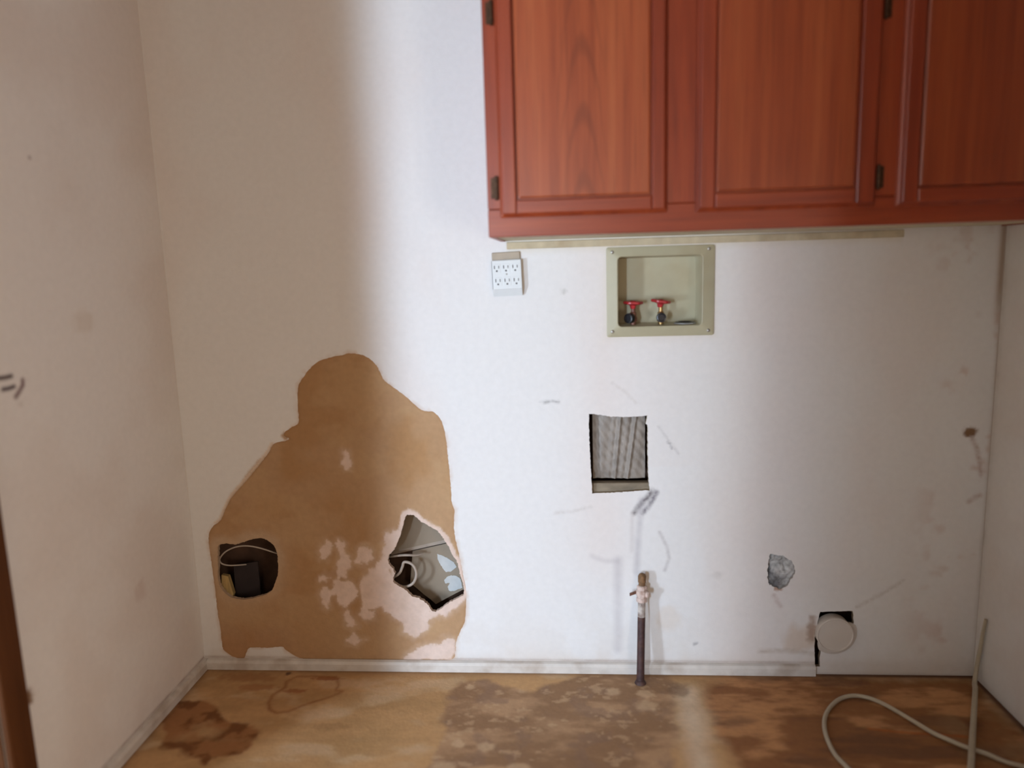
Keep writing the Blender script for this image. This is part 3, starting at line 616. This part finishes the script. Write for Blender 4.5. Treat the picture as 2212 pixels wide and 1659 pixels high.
d1.box(-.112, .0, -.749, -.7455, 0, 2.03); d1.box(-.112, .0, -1.4195, -1.416, 0, 2.03); d1.box(-.112, .0, -1.416, -.749, 2.0265, 2.0295)
do = d1.build('door_1', M_casing); nrm(do, kind='structure')
Mesh().box(.0005, .015, -.745, -.684, 0, 2.09, .003).build('casing', M_casing, do)
Mesh().box(.0005, .015, -1.481, -1.42, 0, 2.09, .003).build('casing', M_casing, do)
Mesh().box(.0005, .015, -1.481, -.684, 2.0905, 2.15, .003).build('casing', M_casing, do)
# the wall behind the camera: an added frame for the sheen light and, to its right, the opening the photographer came through
w = Mesh(); w.box(.03, .40, -3.47, -3.4, 0, CEIL); w.box(1.20, 1.50, -3.47, -3.4, 0, CEIL); w.box(2.10, RW + .1, -3.47, -3.4, 0, CEIL); w.box(.40, 1.20, -3.47, -3.4, 2.03, CEIL); w.box(1.50, 2.10, -3.47, -3.4, 2.03, CEIL)
wn = w.build('wall_near', M_hall); nrm(wn, kind='structure')
w = Mesh(); w.box(.40, .46, -3.46, -3.42, 0, 2.03); w.box(1.14, 1.20, -3.46, -3.42, 0, 2.03); w.box(.46, 1.14, -3.46, -3.42, 0, .95); w.box(.46, 1.14, -3.46, -3.42, 1.49, 2.03)
wn = w.build('sheen_light_frame', M_frame); nrm(wn, kind='structure')  # added frame round the sheen light, out of view

# the next room, with the tall window that lights the wall
m = Mesh(); m.box(-1.75, -.002, -5.4, .115, -.03, 0); m.box(-.002, .2, -5.4, -3.4, -.03, 0)
hf = m.build('floor_hall', M_hallfloor); nrm(hf, kind='structure')
m = Mesh(); m.box(-1.75, -.11, -5.4, .115, CEIL, CEIL + .05); m.box(-.11, .2, -5.4, -3.4, CEIL, CEIL + .05)
hc = m.build('ceiling_hall', M_ceiling); nrm(hc, kind='structure')
w = Mesh(); w.box(-1.64, -1.56, -5.4, -2.88, 0, CEIL); w.box(-1.64, -1.56, -2.52, .115, 0, CEIL); w.box(-1.64, -1.56, -2.88, -2.52, 0, .12); w.box(-1.64, -1.56, -2.88, -2.52, 1.25, CEIL)
wh = w.build('wall_hall', M_hall); nrm(wh, kind='structure')
wn = Mesh().box(-1.56, -.11, .115, .15, 0, CEIL).build('wall_hall_end', M_hall); nrm(wn, kind='structure')
w = Mesh(); w.box(-1.56, -.93, -5.35, -5.25, 0, CEIL); w.box(-.73, .20, -5.35, -5.25, 0, CEIL); w.box(-.93, -.73, -5.35, -5.25, 0, .17); w.box(-.93, -.73, -5.35, -5.25, 1.43, CEIL)
wn = w.build('wall_hall_near', M_hall); nrm(wn, kind='structure')  # its slit opening is made for the added corridor lamp
wn = Mesh().box(.03, .20, -5.25, -3.47, 0, CEIL).build('wall_hall_right', M_hall); nrm(wn, kind='structure')
w = Mesh(); w.box(-1.06, -1.0, -5.25, -2.42, 0, CEIL); w.box(-.80, -.11, -2.30, -2.24, 0, CEIL)
wn = w.build('beam_blocker', M_hall); nrm(wn, kind='structure')  # added unseen walls that stop the two beams leaking through the wrong opening
f = Mesh(); f.box(-.93, -.92, -5.32, -5.28, .17, 1.43); f.box(-.74, -.73, -5.32, -5.28, .17, 1.43); f.box(-.92, -.74, -5.32, -5.28, .17, .185); f.box(-.92, -.74, -5.32, -5.28, 1.415, 1.43)
wi = f.build('slit_light_frame', M_frame); nrm(wi, kind='structure')  # added frame round the slit lamp, out of view
f = Mesh(); f.box(-1.62, -1.58, -2.88, -2.865, .12, 1.25); f.box(-1.62, -1.58, -2.535, -2.52, .12, 1.25); f.box(-1.62, -1.58, -2.865, -2.535, .12, .14); f.box(-1.62, -1.58, -2.865, -2.535, 1.23, 1.25)
wi = f.build('window_1', M_frame); nrm(wi, kind='structure')

f = Mesh(); f.box(RW, RW + .05, -2.81, -2.785, .30, .96); f.box(RW, RW + .05, -2.015, -1.99, .30, .96); f.box(RW, RW + .05, -2.785, -2.015, .30, .325); f.box(RW, RW + .05, -2.785, -2.015, .935, .96)
wi = f.build('fill_light_frame', M_frame); nrm(wi, kind='structure')  # added frame round the side fill, out of view
# added unseen wall stub that keeps the side fill off the right end
wn = Mesh().box(1.83, RW - .0005, -.97, -.88, 0, CEIL).build('fill_blocker', M_hall); nrm(wn, kind='structure')
m = Mesh(); m.box(RW + .05, RW + .10, -3.4, -2.81, 0, CEIL); m.box(RW + .05, RW + .10, -1.99, .115, 0, CEIL); m.box(RW + .05, RW + .10, -2.81, -1.99, 0, .30); m.box(RW + .05, RW + .10, -2.81, -1.99, .96, CEIL)
m.build('wall_core', M_hall, wr)

# ---------------------------------------------------------------- wall cabinet
CX0, CX1, CZ0, CZ1 = .9142, RW - .003, 1.2072, 1.98
cab = thing('wall_cabinet', 'reddish brown oak wall cabinet with three framed doors above the outlet box', 'cabinet', ((CX0 + CX1) / 2, -.15, CZ0))
off = tuple(cab.location)
def part(m, name, mat, parent=cab, smooth=False, label=None):
    o = m.build(name, mat, parent, smooth, off)
    if label: o['label'] = label
    return o
m = Mesh(); m.box(CX0, CX0 + .012, -.286, -.001, CZ0, CZ1, .0008); m.box(CX1 - .012, CX1, -.286, -.001, CZ0, CZ1, .0008); m.box(CX0 + .012, CX1 - .012, -.286, -.001, CZ1 - .012, CZ1)
m.box(CX0 + .012, CX1 - .012, -.012, -.001, CZ0 + .02, CZ1 - .012)
part(m, 'carcass', M_wv)
part(Mesh().box(CX0 + .012, CX1 - .012, -.2855, -.001, CZ0 + .0025, CZ0 + .012), 'bottom_panel', M_under, label='cream painted underside')
for a, b in ((CX0, .962), (1.283, 1.378), (1.712, 1.790), (2.125, CX1)):
    part(Mesh().box(a, b, -.3050, -.2865, CZ0 + .0600, CZ1 - .05, .0012), 'stile', M_wv)
part(Mesh().box(CX0, CX1, -.3050, -.2865, CZ0, CZ0 + .0595, .0018), 'bottom_rail', M_wh)
part(Mesh().box(CX0, CX1, -.3050, -.2865, CZ1 - .0495, CZ1, .0012), 'top_rail', M_wh)
def door(x0, x1, z0, z1, px0, px1, pz0, hinge_x, hinge_zs, pm_mat):
    pz1 = z1 - (pz0 - z0)
    # slab with a routed outer edge
    d = part(Mesh().rects([(-.3055, x0, x1, z0, z1, .002), (-.3105, x0, x1, z0, z1, .002), (-.3125, x0 + .002, x1 - .002, z0 + .002, z1 - .002, .002), (-.3150, x0 + .006, x1 - .006, z0 + .006, z1 - .006, .002)]), 'door', M_wv)
    a, b, c, e = x0 + .006, x1 - .006, z0 + .006, z1 - .006
    g = .004
    def frame_piece(q, name, mat):   # q: four (x, z) corners of a mitred or butted piece, with a rounded inner and outer edge
        cx = sum(p[0] for p in q) / 4; cz = sum(p[1] for p in q) / 4
        k = lambda s: [(p[0] - math.copysign(s, p[0] - cx), p[1] - math.copysign(s, p[1] - cz)) for p in q]
        rings = [[(x, y, z) for x, z in k(s)] for y, s in ((-.3145, 0), (-.3215, 0), (-.3240, .0010), (-.3250, .0030))]
        return part(Mesh().loops(rings), name, mat, d)
    frame_piece([(a, c), (px0 - g, c), (px0 - g, e), (a, e)], 'door_stile', M_wv)
    frame_piece([(px1 + g, c), (b, c), (b, e), (px1 + g, e)], 'door_stile', M_wv)
    frame_piece([(px0 - g + .0003, c), (px1 + g - .0003, c), (px1 + g - .0003, pz0 - g), (px0 - g + .0003, pz0 - g)], 'door_rail', M_wh)
    frame_piece([(px0 - g + .0003, pz1 + g), (px1 + g - .0003, pz1 + g), (px1 + g - .0003, e), (px0 - g + .0003, e)], 'door_rail', M_wh)
    pm = Mesh().rects([(-.3152, px0, px1, pz0, pz1, .002), (-.3200, px0, px1, pz0, pz1, .002), (-.3222, px0 + .0035, px1 - .0035, pz0 + .0035, pz1 - .0035, .002)])
    me_o = pm.build('panel', pm_mat, None, False, ((px0 + px1) / 2, -.32, pz0))
    me_o.parent = d; me_o.location = ((px0 + px1) / 2 - off[0], -.32 - off[1], pz0 - off[2])
    for hz in hinge_zs:
        h = Mesh()
        h.lathe([(.0012, -.026), (.0042, -.0235), (.0042, .0235), (.0012, .026)], (hinge_x, -.3095, hz), (0, 0, 1), 12)
        s = 1 if hinge_x < (x0 + x1) / 2 else -1
        h.box(min(hinge_x, hinge_x - s * .012), max(hinge_x, hinge_x - s * .012), -.3075, -.3053, hz - .022, hz + .022, .0006)
        for q in (-.0145, .0145): h.lathe([(.0046, -.0012), (.0046, .0012)], (hinge_x, -.3095, hz + q), (0, 0, 1), 12)
        part(h, 'hinge', M_hinge, d, True, 'small tarnished brass hinge')
door(.9415, 1.2997, 1.2480, 1.945, .982, 1.2625, 1.2875, .9345, (1.3115, 1.668, 1.87), M_wp)
door(1.3595, 1.7285, 1.2462, 1.945, 1.4015, 1.6820, 1.2870, 1.7355, (1.3052, 1.64, 1.87), M_wp2)
door(1.7725, 2.1340, 1.2440, 1.945, 1.814, 2.092, 1.2830, 2.141, (1.3052, 1.64, 1.87), M_wp2)

# ---------------------------------------------------------------- recessed washer outlet box
box = thing('washer_outlet_box', 'cream plastic washer outlet box recessed in the wall under the cabinet', 'outlet box', (1.3253, 0, .952))
off = tuple(box.location)
bw = Mesh().rects([(-.0004, 1.187, 1.4632, .9520, 1.1842, .006), (-.0030, 1.187, 1.4632, .9520, 1.1842, .006), (-.0048, 1.190, 1.4602, .9550, 1.1812, .006),
                   (-.0048, 1.211, 1.4365, .9738, 1.1645, .010), (-.0062, 1.2135, 1.4340, .9762, 1.1622, .010), (-.0055, 1.2160, 1.4318, .9785, 1.1600, .010), (.000, 1.2175, 1.4305, .9798, 1.1588, .010),
                   (.066, 1.2200, 1.4280, .9815, 1.1570, .008), (.069, 1.2220, 1.4260, .9835, 1.1550, .008)], 6, False, True)
part(bw, 'body', M_cream, box, True, 'flange and recess')
for sx, sz in ((1.2025, 1.1720), (1.4480, 1.1735), (1.2019, .9666), (1.4490, .9646)):
    s = Mesh().lathe([(.0045, -.0040), (.0045, .0008), (.0030, .0018), (.0006, .0020)], (sx, -.0045, sz), (0, -1, 0), 12)
    so = part(s, 'screw', M_screw, box, True)
# embossed ring on the recess back, drain fitting on its floor
part(Mesh().lathe([(.0255, 0), (.026, .003), (.0235, .0045), (.0180, .0045), (.0170, .0015), (.001, .0015)], (1.3945, .034, .9815), (0, 0, 1), 24), 'drain', M_black, box, True, 'black drain opening')
part(Mesh().lathe([(.0290, .0), (.0290, .0022), (.0262, .0028), (.0262, .0)], (1.3945, .034, .9812), (0, 0, 1), 24, False, False), 'drain_ring', M_greyring, box, True)
def valve(x, zh, tilt, zc, bodymat, capx, cap_axis, capr):
    v = Mesh().lathe([(.0065, -.06), (.0078, -.055), (.0078, -.014), (.0105, -.012), (.0105, -.002), (.0085, .001), (.0085, .010), (.0058, .013), (.0058, .026)], (x, .034, zc + .003), (0, 0, 1), 16)
    v.v = [(a, b, max(c, .9805)) for a, b, c in v.v]
    v.lathe([(.0075, -.006), (.0075, .014), (.0085, .015)], (x, .034, zc), cap_axis, 14)
    vo = part(v, 'valve', bodymat, box, True)
    hub = Vector((x, .034, zh)); ax = Vector((math.sin(tilt), -.02, math.cos(tilt))).normalized()
    h = Mesh().lathe([(.004, -.016), (.0062, -.0155), (.0085, -.007), (.0140, -.004), (.0225, -.0035), (.0250, -.0015), (.0250, .0025), (.0225, .0045), (.008, .0040), (.006, .006), (.001, .006)], hub, ax, 36, wob=lambda t: 1 + .05 * math.cos(t * 2 * math.pi * 6))
    part(h, 'valve_wheel', M_red, vo, True, 'red round handle')
    o = Vector((x, .034, zc)) + Vector(cap_axis).normalized() * .010
    part(Mesh().lathe([(capr * .93, 0), (capr, .001), (capr, .012), (capr * .95, .0145), (capr * .70, .0150), (capr * .6, .0138), (.001, .0138)], tuple(o), cap_axis, 20), 'hose_cap', M_black, vo, True, 'black cap over the hose outlet')
valve(1.2590, 1.0385, .04, .9990, M_copper, 1.241, (-.62, -.78, 0), .0135)
valve(1.3315, 1.0405, .14, .9985, M_brass, 1.3307, (-.05, -1, .04), .0130)

# ---------------------------------------------------------------- six-way outlet adapter
tap = thing('outlet_adapter', 'white six-outlet wall adapter on a beige plate left of the outlet box', 'outlet', (.9285, 0, 1.1238), (0, math.radians(-1.6), 0))
def loc(m, name, mat, parent=tap, smooth=False, label=None):
    o = m.build(name, mat, parent, smooth)
    if label: o['label'] = label
    return o
loc(Mesh().rects([(-.0002, -.0370, .0370, -.0560, .0570, .003), (-.0040, -.0370, .0370, -.0560, .0570, .003), (-.0056, -.0355, .0355, -.0545, .0555, .003)]), 'wall_plate', M_beige, label='beige plate showing above the adapter')

tb = Mesh()
x0, x1 = -.0378, .0378
prof = [(-.0058, -.0560), (-.0075, -.0568), (-.0158, -.0395), (-.0175, -.0375), (-.0175, .0345), (-.0158, .0368), (-.0058, .0368)]
tb.loops([[(x0 + .001, y, z * .99) for y, z in prof], [(x0, y, z) for y, z in prof], [(x1, y, z) for y, z in prof], [(x1 - -.0005, y, z * .99) for y, z in prof]])
loc(tb, 'adapter_body', M_white)
for zr, dx in ((.0190, -.0008), (-.0152, .0008)):
    for cx in (-.0240, 0, .0240):
        o = Mesh().rects([(-.0174, cx + dx - .0108, cx + dx + .0108, zr - .0148, zr + .0085, .004), (-.0178, cx + dx - .0108, cx + dx + .0108, zr - .0148, zr + .0085, .004), (-.0180, cx + dx - .0102, cx + dx + .0102, zr - .0142, zr + .0079, .004)])
        ob = loc(o, 'outlet', M_white)
        s = Mesh()
        s.box(cx + dx - .0068, cx + dx - .0046, -.01815, -.0177, zr - .0042, zr + .0042); s.box(cx + dx + .0046, cx + dx + .0066, -.01815, -.0177, zr - .0036, zr + .0036)
        s.lathe([(.0024, 0), (.0024, .0006)], (cx + dx, -.0177, zr - .0098), (0, -1, 0), 12)
        loc(s, 'slots', M_slot, ob)
loc(Mesh().lathe([(.0024, 0), (.0024, .0008), (.001, .0012)], (0, -.0174, .0002), (0, -1, 0), 12), 'screw', M_screw, smooth=True)

# ---------------------------------------------------------------- square opening: foil sheet and ledge
fo = thing('foil_duct_sheet', 'crumpled grey foil sheet seen through the square wall opening', 'foil sheet', (1.216, .03, .56))
def foil(u, v):
    x = 1.1475 + u * .1415; z = .5595 + v * .210
    y = .0235 + .0022 * math.sin(u * 7 + v) + .006 * max(0, 1 - v / .10)
    for c0, c1, h, w in ((.56, .42, -.0055, .030), (.49, .345, .003, .035), (.86, .66, -.006, .032), (.79, .585, .003, .035), (.06, .10, .004, .05)):
        c = c0 * v + c1 * (1 - v); y += h * math.exp(-((u - c) / w) ** 2)
    return (x, y + .0022 * math.sin(u * 31 + v * 19) * math.sin(v * 23 + 4 * u) + random.uniform(-.0006, .0006), z)
NU, NV = 72, 60
m = Mesh(); g = [[foil(i / NU, j / NV) for j in range(NV + 1)] for i in range(NU + 1)]
vv = [p for r in g for p in r] + [(x, y + .002, z) for r in g for x, y, z in r]; n1 = (NU + 1) * (NV + 1)
fa = [(i * (NV + 1) + j, (i + 1) * (NV + 1) + j, (i + 1) * (NV + 1) + j + 1, i * (NV + 1) + j + 1) for i in range(NU) for j in range(NV)]
m.add(vv, fa + [tuple(k + n1 for k in f)[::-1] for f in fa])
off = tuple(fo.location)
part(m, 'foil', M_foil, fo, True)
part(Mesh().box(1.139, 1.305, .0135, .040, .515, .5500, .002), 'ledge', M_block, fo, False, 'tan wooden ledge under the foil')

# ---------------------------------------------------------------- broken outlet hole
m = Mesh(); NN = 40; pts = []
for i in range(NN + 1):
    for j in range(NN + 1):
        x = 1.612 + i / NN * .088; z = .240 + j / NN * .118
        h = float(fbm(np.array([x]), np.array([z]), 60, 201, 4)[0]); h2 = float(fbm(np.array([x]), np.array([z]), 150, 202, 2)[0])
        left = max(0, 1 - (x - 1.612) / .018) * (1 if z > .28 else .3)
        arch = math.exp(-((math.hypot(x - 1.645, z - .305) - .022) / .006) ** 2) * (z > .300)
        pts.append((x, .0135 - .016 * (h - .35) - .004 * h2 + .018 * left + .007 * arch - .0008, z))
fa = [(i * (NN + 1) + j, (i + 1) * (NN + 1) + j, (i + 1) * (NN + 1) + j + 1, i * (NN + 1) + j + 1) for i in range(NN) for j in range(NN)]
n1 = len(pts)
m.add(pts + [(x, .034, z) for x, y, z in pts], fa + [tuple(k + n1 for k in f)[::-1] for f in fa])
pl = m.build('plaster_lump', M_plaster, None, True, (1.655, 0, .30)); pl.location = (1.655, .0, .30)
nrm(pl, 'lumpy grey plaster filling the small ragged hole right of the gas pipe', 'plaster')

# ---------------------------------------------------------------- gas pipe
gp = thing('gas_pipe', 'dark brown iron pipe with a paint caked shutoff valve standing before the wall', 'pipe', (1.2672, -.058, 0))
off = tuple(gp.location)
def lean(z): return (1.2672 + .0085 * z / .3, -.058 + .034 * z / .3, z)
part(Mesh().tube([lean(z) for z in (-.004, .06, .12, .186)], [.0108, .0105, .0105, .0105], 18), 'pipe', M_pipe, gp, True)
part(Mesh().lathe([(.0125, 0), (.016, .002), (.013, .008), (.0108, .011)], lean(0.0), (0, 0, 1), 18), 'floor_collar', M_pipe, gp, True)
part(Mesh().tube([lean(z) for z in (.1862, .205, .226)], [.0104, .0102, .0104], 18), 'painted_pipe', M_pipepaint, gp, True, 'upper pipe splashed with white paint')
vz = lean(.2505); ax = (Vector(lean(.3)) - Vector(lean(0))).normalized()
vb = Mesh().lathe([(.0105, -.0245), (.0150, -.0225), (.0152, -.0130), (.0128, -.010), (.0165, -.003), (.0165, .006), (.0125, .010), (.0140, .013), (.0140, .020), (.0110, .022)], vz, ax, 10)
vb.lathe([(.008, .010), (.0085, .019), (.006, .0215), (.001, .022)], vz, (.85, -.5, 0), 12)
part(vb, 'valve_body', M_pink, gp, False, 'paint caked valve body')
part(Mesh().add([(vz[0] - .012, vz[1] - .003, vz[2] + .001), (vz[0] - .012, vz[1] - .003, vz[2] + .008), (vz[0] - .033, vz[1] - .005, vz[2] + .000), (vz[0] - .033, vz[1] - .005, vz[2] - .006),
                 (vz[0] - .012, vz[1] + .004, vz[2] + .001), (vz[0] - .012, vz[1] + .004, vz[2] + .008), (vz[0] - .033, vz[1] + .002, vz[2] + .000), (vz[0] - .033, vz[1] + .002, vz[2] - .006)],
                [(0, 1, 2, 3), (4, 5, 6, 7), (0, 1, 5, 4), (1, 2, 6, 5), (2, 3, 7, 6), (3, 0, 4, 7)]), 'valve_lever', M_copper, gp, False, 'short brown lever')
part(Mesh().lathe([(.0092, .0225), (.0092, .030), (.0108, .0305), (.0112, .048), (.0085, .0535), (.0035, .056), (.001, .0562)], vz, ax, 12), 'end_cap', M_rust, gp, True, 'rusty brass cap')

# ---------------------------------------------------------------- dryer duct
dd = thing('dryer_duct', 'white capped duct end in the black notch low on the wall at right', 'duct', (1.7975, 0, .1255))
off = tuple(dd.location)
DC = (1.7975, -.016, .1255)
part(Mesh().lathe([(.0478, -.030), (.0478, 0)], DC, (0, -1, 0), 40, False, False), 'tube', M_duct, dd, True)
part(Mesh().lathe([(.0478, -.006), (.0490, -.005), (.0490, .002), (.0482, .0038), (.0462, .0040), (.0450, .0028), (.0446, .0012), (.001, .0012)], DC, (0, -1, 0), 40), 'end_cap', M_duct, dd, True)
m = Mesh(); rg = []
for k in range(31):                                  # the collar shows only on the right and below
    a = math.radians(38 - 182 * k / 30); w = .0125 * min(1, k / 3, (30 - k) / 3) + .001
    c, s_ = math.cos(a), math.sin(a)
    rg.append([(DC[0] + c * r, y, DC[2] + s_ * r) for r, y in ((.0492, -.0003), (.0492, -.0075), (.0492 + w, -.0045), (.0492 + w, -.0003))])
m.loops(rg)
part(m, 'collar', M_duct, dd)

# ---------------------------------------------------------------- cords and cables
cz = .0062
pts = [(1.80, -1.05, cz), (1.765, -.80, cz), (1.735, -.58, cz), (1.712, -.46, cz)] + [(a, b, cz + (.004 if 12 < i < 16 else 0)) for i, (a, b) in enumerate(CORD)] + [(2.13, -.41, cz), (2.150, -.47, cz), (2.155, -.6, cz), (2.15, -1.0, cz)]
o = Mesh().tube(spline(pts, 6), .0052, 8).build('floor_cord', M_cord, None, True)
nrm(o, 'off-white cord lying in a loop on the dark floor', 'cord')
pts = [(2.1685, -.050, .190), (2.1680, -.043, .151), (2.1665, -.039, .103), (2.1625, -.036, .045), (2.148, -.058, .013), (2.1274, -.0992, .0135), (2.0195, -.2916, .0145), (1.9640, -.3915, .0165), (1.872, -.553, .030), (1.80, -.72, .05), (1.74, -.95, .03), (1.74, -1.25, .0075)]
o = Mesh().tube(spline(pts, 6), [.0040 + .0032 * min(1, i / 36) for i in range(len(spline(pts, 6)))], 8).build('corner_cord', M_cord, None, True)
nrm(o, 'off-white cord running from the right wall corner towards the viewer', 'cord')
pts = [(.262, .060, .318), (.2245, .046, .336), (.184, .034, .3560), (.150, .022, .3680), (.117, .018, .3660), (.086, .017, .352), (.0660, .020, .330), (.0660, .026, .3130), (.083, .036, .3025), (.108, .052, .297), (.128, .075, .290)]
o = Mesh().tube(spline(pts, 6), .0022, 8).build('hole_cable', M_wire, None, True)
nrm(o, 'thin grey cable looping inside the dark rounded left hole', 'cable')
pts = [(.545, .060, .318), (.566, .040, .328), (.596, .030, .3355), (.620, .026, .338), (.638, .035, .334), (.655, .050, .332)]
pts2 = [(.556, .060, .255), (.575, .032, .2705), (.592, .024, .285), (.602, .022, .305), (.607, .022, .318), (.622, .022, .317), (.635, .022, .3065), (.6412, .022, .2875), (.6380, .022, .268), (.627, .023, .2520), (.607, .026, .2425), (.585, .034, .2435), (.56, .055, .25)]
o = Mesh().tube(spline(pts2, 6), .0040, 8).build('hole_cable', M_wire, None, True)
nrm(o, 'white cable curled in a ring inside the jagged right hole', 'cable')
o = Mesh().tube(spline(pts, 6), .0034, 8).build('hole_cable', M_wire, None, True)
nrm(o, 'short white cable crossing above the cable ring in the jagged hole', 'cable')
